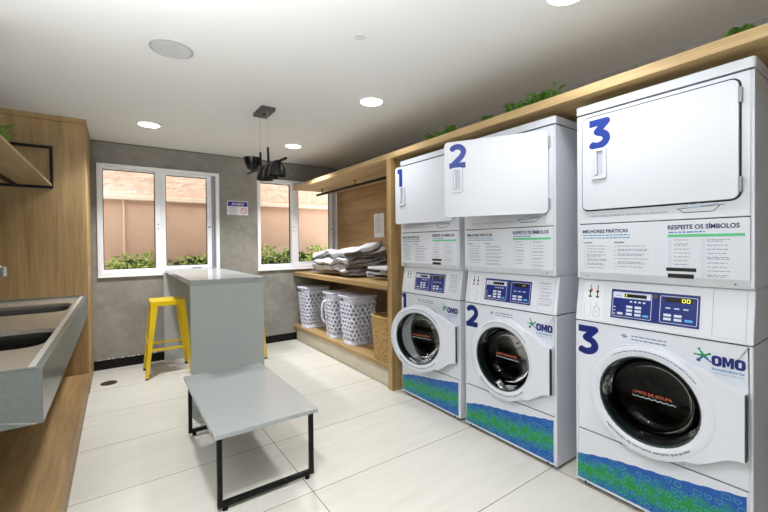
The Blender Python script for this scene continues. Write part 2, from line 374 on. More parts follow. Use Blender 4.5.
# ---- windows
def window(nm, x0, x1, z0, z1, gl, ms, label):
    r = bpy.data.objects.new(nm, None); COL.objects.link(r); struct(r, label, 'window'); r.location = (x0, YB, z0)
    P = (x0, YB, z0); yf = YB-.02
    fr = MB().plate([rect4(x0, x1, z0, z1), rect4(x0+.04, x1-.04, z0+.045, z1-.035)[::-1]], yf, YB+.09, lambda u, v, w_: (u, w_, v))
    fr.build('window_frame', ALU, r, pivot=P, bevel=.004)
    # left sash (outer track)
    def sash(a, b, c, d, l, rr, bt, t, y0, y1):
        m = MB().plate([rect4(a, b, c, d), rect4(a+l, b-rr, c+bt, d-t)[::-1]], y0, y1, lambda u, v, w_: (u, w_, v))
        so = m.build('sash', ALU, r, pivot=P, bevel=.002)
        B(a+l-.004, b-rr+.004, (y0+y1)/2-.002, (y0+y1)/2+.002, c+bt-.004, d-t+.004).build('window_pane', GLASS, so, pivot=P)
        MB().plate([rect4(a+l, b-rr, c+bt, d-t), rect4(a+l+.006, b-rr-.006, c+bt+.006, d-t-.006)[::-1]], y0+.004, y1-.004, lambda u, v, w_: (u, w_, v)).build('seal', mat('rubber_seal', (40, 42, 46), .7), so, pivot=P)
        return so
    sash(x0+.035, ms+.05, z0+.04, z1-.032, .014, .05, .034, .018, YB+.045, YB+.075)
    s2 = sash(ms+.052, x1-.085, z0+.045, z1-.036, .05, .05, .05, .03, YB+.005, YB+.035)
    # meeting stile
    MB().box(ms, ms+.05, yf+.004, YB+.085, z0+.04, z1-.03).build('mullion', ALU, r, pivot=P, bevel=.003)
    MB().box(x1-.082, x1-.04, YB+.04, YB+.06, z0+.045, z1-.036).box(x1-.066, x1-.062, YB+.0, YB+.06, z0+.045, z1-.036).build('track', mat('track_grey', (190, 192, 200), .4), r, pivot=P)
    k = MB()
    for zz in (1.52, 1.47): k.cyl((ms+.025, yf+.004, zz), (ms+.025, yf-.001, zz), .007, n=12)
    k.build('lock_cap', GREYP, r, pivot=P)
    MB().cyl((x1-.11, YB+.005, 1.5), (x1-.11, YB-.003, 1.5), .009, n=12).box(x1-.3, x1-.2, YB-.002, YB+.005, z0+.056, z0+.066).build('latch', DGAP, r, pivot=P)
    MB().box(x0-.004, x1+.004, YB-.028, YB-.018, z0-.006, z0+.006).build('sill_lip', ALU, r, pivot=P, bevel=.002)
    return r
window('window_1', *W1, None, .355, 'white aluminium sliding window, the left one, above the bar table')
window('window_2', *W2, None, 1.93, 'white aluminium sliding window, the right one, behind the oak shelving')

# ---- outside
OUTS = mat('salmon_plaster', (228, 186, 158), .85, noise=.06, nscale=4, bump=.25, bscale=60)
OUTR = mat('salmon_rough_plaster', (232, 196, 172), .85, noise=.12, nscale=9, bump=1.0, bscale=14)
struct(B(-2.5, 5.5, YB+.15, 6.32, -.1, .0).build('ground', mat('courtyard_floor', (150, 140, 125), .9, noise=.2)), 'strip of courtyard ground outside the windows', 'ground')
cw = B(-2.5, 5.5, 6.2, 6.32, 0, 1.9).build('wall_outside', OUTS)
struct(cw, 'salmon courtyard wall seen through both windows', 'wall')
up = MB(); nx, nz = 160, 26
vs = []
for j in range(nz+1):
    for i in range(nx+1):
        x = -2.5+8*i/nx; z = 1.97+.75*j/nz
        row = math.floor((z-1.97)/.19); zz = abs(((z-1.97)/.19) % 1-.5)*2; xo = abs((((x+row*.2)/.4) % 1)-.5)*2
        d = -.012*(1-max(0, (zz-.75)*4))*(1-max(0, (xo-.88)*8)) + random.uniform(-.004, .004)
        vs.append((x, 6.215+d, z))
up.add(vs, [(j*(nx+1)+i, j*(nx+1)+i+1, (j+1)*(nx+1)+i+1, (j+1)*(nx+1)+i) for j in range(nz) for i in range(nx)])
up.build('block_course', OUTR, cw, recalc=False)
B(-2.5, 5.5, 6.12, 6.3, 1.9, 1.97).build('ledge', mat('pale_ledge', (240, 215, 190), .8), cw, bevel=.008)
MB().cyl((.085, 6.185, .2), (.085, 6.185, 1.9), .012, n=8).build('conduit', mat('pale_conduit', (236, 208, 186), .7), cw)

def leafquad(m, p, d, n_, l, wd, mi=0):
    d = d.normalized(); sN = d.cross(n_).normalized(); q = d*l; b = n_.normalized()*(l*.12)
    m.add([p, p+q*.35+sN*wd/2+b, p+q*.75+sN*wd*.35+b, p+q, p+q*.75-sN*wd*.35+b, p+q*.35-sN*wd/2+b], [(0, 1, 2, 3), (0, 3, 4, 5)], mi)
def hedge(x0, x1, zt, label, n=1500):
    r = thing('hedge', label, 'hedge', ((x0+x1)/2, 5.8, 0)); P = r.location
    tr = MB()
    for i in range(9):
        x = x0+(x1-x0)*(i+.5)/9; tr.cyl((x, 5.8, 0), (x+random.uniform(-.05, .05), 5.8, zt-.25), .014, .008, 6)
    tr.build('stems', BARK, r, pivot=P)
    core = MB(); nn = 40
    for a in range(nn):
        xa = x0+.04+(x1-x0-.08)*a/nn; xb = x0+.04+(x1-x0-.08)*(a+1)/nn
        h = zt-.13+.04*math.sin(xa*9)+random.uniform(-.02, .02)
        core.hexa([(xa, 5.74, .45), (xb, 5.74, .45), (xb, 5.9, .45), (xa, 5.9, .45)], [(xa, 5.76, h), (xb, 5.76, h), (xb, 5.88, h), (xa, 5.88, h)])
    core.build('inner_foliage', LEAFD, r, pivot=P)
    m = MB()
    for i in range(n):
        x = random.uniform(x0, x1); ht = zt-.07+.045*math.sin(x*7.3)+.035*math.sin(x*17+1)
        z = ht-abs(random.gauss(0, .28)); z = max(z, .5)
        y = 5.8+random.uniform(-.12, .12) if z > ht-.08 else 5.72+random.uniform(-.08, .06)
        d = Vector((random.uniform(-1, 1), random.uniform(-1, .3), random.uniform(-.3, 1)))
        nn_ = Vector((random.uniform(-1, 1), random.uniform(-1, 0), random.uniform(.1, 1)))
        leafquad(m, Vector((x, y, z)), d, nn_, random.uniform(.04, .075), random.uniform(.02, .036))
    m.build('foliage', LEAFS, r, pivot=P, recalc=False)
hedge(-.12, 1.45, 1.2, 'leafy green hedge outside the left window in front of the salmon wall')
hedge(1.75, 3.4, 1.27, 'leafy green hedge outside the right window behind the folded quilt')

# ------------------------------------------------------------------ left side: platform, counter, sinks, shelf
pf = thing('platform', 'low oak-topped platform running under the stone sink counter', 'platform', (-.58, 2, 0)); P = pf.location
B(XL+.004, -.21, .2, 4.176, .15, .18).build('top_board', WPL, pf, pivot=P, bevel=.002)
B(XL+.004, -.214, .2, 4.176, 0.001, .149).build('plinth', WPL, pf, pivot=P)

ct = thing('sink_counter', 'grey quartz counter with two undermount sinks and deep apron, left wall', 'counter', (-.59, 3, .66)); P = ct.location
sk = [(-.80, -.282, 3.31, 3.80), (-.80, -.268, 2.2, 2.70)]
top = MB().plate([rect4(XL, -.234, 1.78, 4.165)] + [rrect(a, b, c, d, .09)[::-1] for a, b, c, d in sk], .825, .848)
top.build('worktop', mat('counter_top_quartz', (150, 142, 130), .2, noise=.08, nscale=160, coat=.2), ct, pivot=P)
ap = MB()
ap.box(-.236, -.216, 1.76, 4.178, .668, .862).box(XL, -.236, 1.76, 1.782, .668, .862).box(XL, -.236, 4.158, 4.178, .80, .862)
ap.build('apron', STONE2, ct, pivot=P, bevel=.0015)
B(-.262, -.237, 1.79, 4.15, .848, .855).build('edge_strip', mat('edge_quartz', (178, 178, 172), .25), ct, pivot=P)
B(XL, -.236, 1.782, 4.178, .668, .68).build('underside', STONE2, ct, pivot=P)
for i, (a, b, c, d) in enumerate(sk):
    m = MB(); L0 = rrect(a-.004, b+.004, c-.004, d+.004, .094); L1 = rrect(a+.01, b-.01, c+.01, d-.01, .08); n = len(L0)
    m.add([(x, y, .826) for x, y in L0]+[(x, y, .70) for x, y in L1], [(k, (k+1) % n, n+(k+1) % n, n+k) for k in range(n)]+[tuple(range(n, 2*n))])
    bo = m.build('sink_basin', STEEL, ct, pivot=P, smooth=True)
    MB().lathe([(.0, .704), (.03, .704), (.035, .701), (.045, .7015)], ((a+b)/2, (c+d)/2, 0), n=20).build('drain', CHROME, bo, pivot=P)
for i, (y, lab) in enumerate([(3.47, 'chrome faucet behind the farther sink at the left edge')]):
    f = thing('faucet', lab, 'faucet', (-.81, y, .8495)); P = f.location; X = -.81
    MB().lathe([(0, .8495), (.028, .8495), (.028, .856), (.016, .862), (.014, .90)], (X, y, 0), n=20).build('base', CHROME, f, pivot=P, smooth=True)
    pts = [(X, y, .87), (X, y, 1.12)] + [(X+.1-.1*math.cos(t), y, 1.12+.06*math.sin(t)) for t in [PI*k/8 for k in range(1, 9)]] + [(X+.2, y, 1.12)]
    MB().tube(pts, .011, 12).build('spout', CHROME, f, pivot=P, smooth=True)
    MB().cyl((X+.2, y, 1.15), (X+.2, y, 1.09), .016, n=16).build('aerator', CHROME, f, pivot=P)
    MB().cyl((X, y+.01, .93), (X, y+.06, .945), .007, n=10).build('lever', CHROME, f, pivot=P)

ls = thing('wall_shelf', 'oak shelf on black square metal brackets above the sinks', 'shelf', (-.66, 3.2, 1.77)); P = ls.location
B(-.93, -.432, 2.05, 4.16, 1.782, 1.80).build('shelf_board', wood('oak_shelf_left', 1, (186, 162, 124), (150, 126, 92)), ls, pivot=P, bevel=.001)
def brk(y):
    m = MB(); t = .02
    m.box(-.445, -.425, y-t, y, 1.762, 2.112); m.box(-.945, -.445, y-t, y, 2.092, 2.112); m.box(-.945, -.445, y-t, y, 1.762, 1.782); m.box(-.945, -.925, y-t, y, 1.782, 2.092)
    return m
brk(4.178).build('bracket', BLACK, ls, pivot=P); brk(2.07).build('bracket', BLACK, ls, pivot=P)
B(-.66, -.64, 2.07, 4.158, 1.762, 1.782).build('under_rail', BLACK, ls, pivot=P)

def tuft(loc, ln, n, hgt, spread, label, seed=1):
    rnd = random.Random(seed)
    r = thing('fern_tuft', label, 'plant', loc); m = MB(); st = MB()
    for i in range(n):
        p = Vector((rnd.uniform(-spread, spread)*.5, rnd.uniform(-ln/2, ln/2), 0)); ang = rnd.uniform(0, 2*PI); h = hgt*rnd.uniform(.6, 1.15)
        lean = rnd.uniform(.3, 1.0); pts = [p+Vector((math.cos(ang)*lean*h*(t**1.5), math.sin(ang)*lean*h*(t**1.5), h*math.sin(t*PI*.55))) for t in (0, .25, .5, .75, 1)]
        st.tube(pts, .0012, 4)
        for k in range(1, 9):
            t = k/8; j = min(3, int(t*4)); q = pts[j].lerp(pts[j+1], t*4-j); dd = (pts[j+1]-pts[j]).normalized()
            for sg in (-1, 1):
                sd = dd.cross(Vector((0, 0, 1))).normalized()*sg
                leafquad(m, q, sd+dd*.7+Vector((0, 0, .2)), Vector((0, 0, 1)), .022*(1.2-t*.6), .008)
    st.build('stems', LEAF, r, recalc=False); m.build('fronds', LEAF, r, recalc=False)
    return r
tuft((-.485, 2.66, 1.801), .2, 12, .09, .06, 'small green fern on the left wall shelf above the sinks', 3)

# ------------------------------------------------------------------ right side shelving
su = thing('shelving_unit', 'long oak built-in shelving with overhead board spanning shelves and machines', 'shelving', (2.29, 3.8, 0)); P = su.location
B(1.945, 2.615, .05, 4.915, 2.018, 2.066).build('top_board', wood('oak_light_y', 1, (212, 184, 136), (180, 150, 104)), su, pivot=P, bevel=.0015)
B(1.94, 2.615, 2.722, 4.915, .868, .915).build('middle_shelf', WY, su, pivot=P, bevel=.0015)
B(1.94, 2.615, 2.722, 4.915, .172, .21).build('bottom_shelf', WY, su, pivot=P, bevel=.0015)
B(1.94, 2.615, 2.66, 2.72, 0, 2.017).build('divider', WZ, su, pivot=P, bevel=.0015)
B(2.616, 2.636, 2.66, 4.915, .172, 2.017).build('back_panel', wood('oak_back', 1, (180, 146, 98), (132, 102, 64)), su, pivot=P)
tp = MB()
yy = [2.722, 3.36, 3.96, 4.5, 4.915]
for a, b in zip(yy, yy[1:]): tp.box(1.985, 2.0, a+.001, b-.001, 0, .171)
tp.build('tiled_plinth', mat('plinth_tile', (214, 205, 186), .4, noise=.05), su, pivot=P, bevel=.001)
rd = MB().cyl((2.25, 2.722, 1.952), (2.25, 4.79, 1.952), .016, n=14); 
rod = rd.build('clothes_rail', BLACK, su, pivot=P)
for y in (4.62, 3.78, 2.95): MB().cyl((2.25, y, 1.952), (2.25, y, 2.0175), .005, n=8).cyl((2.25, y, 2.012), (2.25, y, 2.0175), .016, n=12).build('rail_bracket', BLACK, rod, pivot=P)

nt_ = thing('notice_sheet', 'white printed paper notice taped to the oak back panel', 'notice', (2.615, 3.83, 1.5)); P = nt_.location
B(2.6148, 2.6158, 3.725, 3.94, 1.36, 1.65).build('paper', PAPER, nt_, pivot=P)
fp = lambda u, v, w_: (2.6142-w_, 3.94-u, v)
m = MB().text('AVISO', .1075, 1.622, .02, fp, bold=.02, align='CENTER')
for k in range(12):
    z = 1.60-k*.017; m.rect(.03, .185-.05*random.random(), z, z+.005, fp)
m.build('printed_text', GREYT, nt_, pivot=P, recalc=False)

# fern tufts on the top board
tuft((2.0, 2.08, 2.067), .3, 34, .045, .07, 'bright fern tuft on the overhead board above machine 1', 11)
tuft((2.0, 1.34, 2.067), .34, 44, .052, .07, 'largest dark green fern tuft on the overhead board above machine 2', 12)
tuft((2.0, .425, 2.067), .1, 12, .03, .05, 'tiny fern tuft on the overhead board above machine 3', 13)
tuft((2.0, 1.66, 2.067), .06, 12, .03, .05, 'sparse wispy fern on the overhead board between the two larger tufts', 14)

# ---- comforter
def quilt():
    # serpentine fold in the x-z plane, extruded along y
    path = []; L_, n = .5, 7; gap = .038
    for k in range(n):
        z = .03+k*gap
        xs = [i/10*L_ for i in range(11)]
        if k % 2: xs = xs[::-1]
        for x in xs: path.append((x, z))
        if k < n-1:
            xe = xs[-1]; sg = 1 if xe > .1 else -1
            for t in (-60, -20, 20, 60):
                path.append((xe+sg*gap*.62*math.cos(R(t)), z+gap/2+gap/2*math.sin(R(t))))
    y0, y1, ny = 3.60, 4.46, 34; th = .0135; m = MB(); rnd = random.Random(5)
    N = len(path); vs = []
    for j in range(ny+1):
        ty = j/ny; y = y0+(y1-y0)*ty
        def warp(x, z, y=y, ty=ty):
            lift = .09*(max(0, x)/.5)**1.6*(1-.75*ty)*(z/.28+.15)
            wv = .012*math.sin(y*11+x*7+z*30)+.01*math.sin(y*23-x*15+z*12)
            sx = .03*math.sin(y*5+z*22)+.05*math.sin(z*60+ty*4)*(.5+ty*.5)
            end = .04*math.sin(z*50+x*9)*(1 if ty > .5 else -1)*abs(ty-.5)*2
            squash = 1-.15*max(0, ty-.45)**1.2
            return (2.05+x*(.95)+sx*(.5), y+end, .918+max(.0, (z*1.06+wv*(z/.1 if z < .1 else 1))*squash+lift))
        loop = []
        for i in range(N):
            a = path[max(i-1, 0)]; b = path[min(i+1, N-1)]; dx, dz = b[0]-a[0], b[1]-a[1]; l = math.hypot(dx, dz) or 1
            tt = th*(1.0+.25*math.sin(i*1.3+y*17)); loop.append((path[i][0]-dz/l*tt, path[i][1]+dx/l*tt, path[i][0]+dz/l*tt, path[i][1]-dx/l*tt))
        ring = [(q[0], q[1]) for q in loop]+[(q[2], q[3]) for q in reversed(loop)]
        vs += [warp(*q) for q in ring]
    K = 2*N
    fs = [(j*K+i, j*K+(i+1) % K, (j+1)*K+(i+1) % K, (j+1)*K+i) for j in range(ny) for i in range(K)]
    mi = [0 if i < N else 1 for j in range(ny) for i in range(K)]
    for j in (0, ny):
        for i in range(N-1): fs.append((j*K+i, j*K+i+1, j*K+K-2-i, j*K+K-1-i)); mi.append(2)
    m.v = vs; m.f = fs; m.m = mi
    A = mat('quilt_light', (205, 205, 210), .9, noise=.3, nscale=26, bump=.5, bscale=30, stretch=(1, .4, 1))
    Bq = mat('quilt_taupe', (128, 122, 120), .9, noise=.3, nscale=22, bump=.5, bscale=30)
    E_ = mat('quilt_edge', (150, 146, 146), .9, noise=.4, nscale=60)
    q = thing('folded_quilt', 'large grey quilt folded in thick layers on the middle oak shelf', 'quilt', (2.28, 4.0, .917))
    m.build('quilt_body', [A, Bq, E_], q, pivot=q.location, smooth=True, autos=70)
quilt()
ib = thing('ironing_board', 'folded white ironing board lying beside the grey quilt', 'ironing board', (2.3, 3.05, .916)); P = ib.location
prof = rrect(2.1, 2.45, 2.76, 3.36, .1)
MB().plate([prof], .024+1.0, 1.046).build('board_top', mat('board_cover', (206, 208, 214), .7), ib, pivot=P, bevel=.005)
lg = MB(); lg.tube([(2.14, 2.78, .985), (2.14, 3.36, .985), (2.15, 3.385, .97), (2.17, 3.40, .94), (2.40, 3.40, .94), (2.42, 3.385, .97), (2.42, 3.36, .985), (2.42, 2.78, .985)], .011, 8)
lg.build('leg', PLAST, ib, pivot=P, smooth=True)
MB().tube([(2.2, 2.80, .95), (2.2, 3.3, .95), (2.36, 3.3, .95), (2.36, 2.8, .95)], .009, 8).build('leg', BLACK, ib, pivot=P, smooth=True)
MB().box(2.12, 2.16, 3.0, 3.1, .985, 1.024).box(2.4, 2.44, 3.0, 3.1, .985, 1.024).box(2.13, 2.43, 2.86, 2.9, .918, 1.024).build('hinge_block', GREYP, ib, pivot=P)

# ---- laundry baskets
def rr_pt(s_, hx, hy, r):
    # point on a rounded rectangle by fraction of perimeter, starting mid -x side
    per = [2*(hy-r), PI*r/2, 2*(hx-r), PI*r/2]*2; tot = sum(per); d = (s_ % 1)*tot
    segs = [((-hx, hy-r), (0, -1)), ((-hx+r, -hy+r), 180), ((-hx+r, -hy), (1, 0)), ((hx-r, -hy+r), 270), ((hx, -hy+r), (0, 1)), ((hx-r, hy-r), 0), ((hx-r, hy), (-1, 0)), ((-hx+r, hy-r), 90)]
    for L_, (p, q) in zip(per, segs):
        if d <= L_ or L_ is per[-1] and False:
            if isinstance(q, tuple): return (p[0]+q[0]*d, p[1]+q[1]*d)
            a = R(q)+d/r; return (p[0]+r*math.cos(a), p[1]+r*math.sin(a))
        d -= L_
    p, q = segs[0]; return p
def basket(x, y, z, rz, label):
    r_ = thing('laundry_basket', label, 'basket', (x, y, z), rz, 'white perforated laundry baskets on the bottom shelf')
    H, hx0, hy0, hx1, hy1 = .522, .145, .115, .18, .15
    def P3(s_, t, off=0):
        hx = hx0+(hx1-hx0)*t+off; hy = hy0+(hy1-hy0)*t+off; a, b = rr_pt(s_, hx, hy, .055+off); return (a, b, t*H)
    m = MB(); NC, NR = 20, 9
    t0, t1 = .07, .84
    for row in range(NR):
        ta = t0+(t1-t0)*row/NR; tb = t0+(t1-t0)*(row+1)/NR; off = .5*(row % 2)
        for c in range(NC):
            sa = (c+off)/NC; sb = (c+1+off)/NC; sm = (sa+sb)/2; tm = (ta+tb)/2; hs = (sb-sa)/2; ht = (tb-ta)/2
            o8 = [(sa, ta), (sm, ta), (sb, ta), (sb, tm), (sb, tb), (sm, tb), (sa, tb), (sa, tm)]
            i8 = [(sm+hs*.50*k[0], tm+ht*.64*k[1]) for k in ((-.7, -.7), (0, -1), (.7, -.7), (1, 0), (.7, .7), (0, 1), (-.7, .7), (-1, 0))]
            vs = [P3(*q) for q in o8]+[P3(*q) for q in i8]
            m.add(vs, [(k, (k+1) % 8, 8+(k+1) % 8, 8+k) for k in range(8)])
    ns = 48
    def band(ta, tb, o1=0, o2=0, skip=()):
        vs = [P3(i/ns, ta, o1) for i in range(ns)]+[P3(i/ns, tb, o2) for i in range(ns)]
        m.add(vs, [(i, (i+1) % ns, ns+(i+1) % ns, ns+i) for i in range(ns) if i not in skip])
    band(0, .07)
    sk_ = set(list(range(0, 3))+list(range(45, 48))+list(range(21, 27)))
    band(.84, .875); band(.875, .935, skip=sk_); band(.935, .97)
    m.add([P3(i/ns, 0) for i in range(ns)], [tuple(range(ns))])
    b = m.build('basket_body', PLAST, r_, smooth=True, autos=60)
    sl = b.modifiers.new('solid', 'SOLIDIFY'); sl.thickness = .006; sl.offset = -1
    rim = MB()
    prof_ = [(.0, .968), (.006, .972), (.008, .985), (.004, 1.0), (-.004, 1.0), (-.006, .985), (-.004, .968)]
    k = len(prof_); vs = []
    for i in range(ns):
        for o_, t in prof_: a = P3(i/ns, t, o_); vs.append(a)
    rim.add(vs, [(i*k+j, ((i+1) % ns)*k+j, ((i+1) % ns)*k+(j+1) % k, i*k+(j+1) % k) for i in range(ns) for j in range(k)])
    rim.build('rim', PLAST, r_, smooth=True)
    ld = MB(); L0 = [P3(i/ns, .99, -.004) for i in range(ns)]; L1 = [P3(i/ns, 1.0, -.03) for i in range(ns)]; L1 = [(a, b, c+.006) for a, b, c in L1]
    ld.add(L0+L1, [(i, (i+1) % ns, ns+(i+1) % ns, ns+i) for i in range(ns)]+[tuple(range(ns, 2*ns))])
    ld.build('lid', mat('basket_lid', (200, 202, 212), .4), r_, smooth=True)
    return r_
b1 = basket(2.115, 4.64, .2105, R(4), 'white perforated laundry basket farthest back, nearest the cement wall')
b2 = basket(2.14, 3.95, .2105, R(-3), 'white perforated laundry basket in the middle, with a loop handle')
hd = MB().tube([(-.168, .02, .42), (-.21, .02, .41), (-.225, .02, .37), (-.225, .02, .24), (-.205, .02, .19), (-.155, .02, .165)], .012, 10); 
hd.build('handle', PLAST, b2, smooth=True)
b3 = basket(2.15, 3.57, .2105, R(2), 'white perforated laundry basket nearest the wicker basket')
def lidded(b):
    pass
# wicker basket
wk = thing('wicker_basket', 'tan woven wicker basket beside the oak divider', 'basket', (2.09, 2.885, .2115))
m = MB(); NR, NS = 46, 72
vs = []
for j in range(NR+1):
    t = j/NR
    for i in range(NS):
        hx, hy = (.118+.018*t), (.118+.018*t); a, b = rr_pt(i/NS, hx, hy, .05)
        l = math.hypot(a, b); o_ = .009*math.sin(i*PI/2+(j//2 % 2)*PI)*(1 if j % 2 else .3)
        vs.append((a*(1+o_/l), b*(1+o_/l), .395*t))
m.add(vs, [(j*NS+i, j*NS+(i+1) % NS, (j+1)*NS+(i+1) % NS, (j+1)*NS+i) for j in range(NR) for i in range(NS)])
m.add([(a, b, .002) for a, b in [rr_pt(i/NS, .115, .115, .05) for i in range(NS)]], [tuple(range(NS))])
WK = mat('wicker', (206, 168, 108), .75, noise=.45, nscale=50, bump=.6, bscale=120, stretch=(1, 1, 3))
m.build('woven_body', WK, wk).modifiers.new('s', 'SOLIDIFY').thickness = .006
MB().tube([(*rr_pt(i/48, .137, .137, .05), .398) for i in range(48)], .010, 8, closed=True).build('rim', WK, wk, smooth=True)

# ------------------------------------------------------------------ laundry machines
MW = .677
def front(y0=0.0):
    return lambda u, v, w_: (u, y0-w_, v)
def lines(m, fn, x0, x1, z, n, dz, rnd, lh=.0032, jag=.35, two=.5, w=.0006):
    """rows of tiny print drawn as word-length dashes"""
    for k in range(n):
        rows = 2 if rnd.random() < two else 1
        for q in range(rows):
            x = x0; xe = x0+(x1-x0)*(1-jag*rnd.random()*(1 if q else .6))
            while x < xe:
                wl = rnd.uniform(.006, .022); m.rect(x, min(x+wl, xe), z-lh, z, fn, w); x += wl+.0035
            z -= lh*1.9
        z -= dz

def drum(parent, cx, cz, r, yb, name='drum'):
    d = MB().lathe([(r*.80, .03), (r*.86, .045), (r*.98, .06), (r*1.12, .07), (r*1.12, yb), (r*.9, yb+.03), (.05, yb+.03), (.03, yb+.015), (.0, yb+.015)], (cx, 0, cz), axis='y', n=44)
    for k in range(3):
        a = R(90+120*k+20); c, s_ = math.cos(a), math.sin(a); rr = r*1.1
        pts = [(cx+c*rr-s_*.03, cz+s_*rr+c*.03), (cx+c*rr+s_*.03, cz+s_*rr-c*.03), (cx+c*rr*.78, cz+s_*rr*.78)]
        d.plate([pts], .09, yb, lambda u, v, w_: (u, w_, v))
    return d.build(name, mat('drum_steel', (30, 30, 30), .4, metal=.9), parent, smooth=True)

def body_shell(m, z0, z1, zf0, zf1, cx, cz, r, D=.62):
    t = .012
    m.box(0, t, 0.0, D, z0, z1); m.box(MW-t, MW, 0.0, D, z0, z1); m.box(t, MW-t, .02, D, z0, z0+t); m.box(t, MW-t, .02, D, z1-t, z1); m.box(t, MW-t, D-t, D, z0+t, z1-t)

def ys(z):  # control fascia leans back
    return (z-.868)*.16 if z > .868 else 0
def slant(u, v, w_): return (u, ys(v)-w_, v)

def splash_logo(m, cx, cz, s):
    pass

SHAPES = ['heart', 'arch', 'tri', 'circle', 'shirt', 'heartd']
def icon(kind, cx, cz, s):
    if kind == 'circle': return [(cx+s*math.cos(2*PI*i/12), cz+s*math.sin(2*PI*i/12)) for i in range(12)]
    if kind.startswith('heart'):
        p = []
        for i in range(14):
            t = 2*PI*i/14; p.append((cx+s*1.05*math.sin(t)**3, cz+s*(.85*math.cos(t)-.35*math.cos(2*t)-.12*math.cos(3*t))))
        return p
    if kind == 'arch': return [(cx-s*1.1, cz-s*.8), (cx-s*1.1, cz+s*.8), (cx+s*1.1, cz+s*.8), (cx+s*1.1, cz-s*.8)]
    if kind == 'tri': return [(cx-s*1.1, cz-s*.7), (cx-s*.4, cz+s*.5), (cx, cz+s*.9), (cx+s*.4, cz+s*.5), (cx+s*1.1, cz-s*.7)]
    return [(cx-s*.6, cz-s*.9), (cx-s*.6, cz+s*.2), (cx-s*1.1, cz+s*.2), (cx-s*.8, cz+s*.9), (cx+s*.8, cz+s*.9), (cx+s*1.1, cz+s*.2), (cx+s*.6, cz+s*.2), (cx+s*.6, cz-s*.9)]

def band_top(x): return .157+.118*(x/.65)**.8+.004*math.sin(x*11)+(.002*math.sin(x*97))

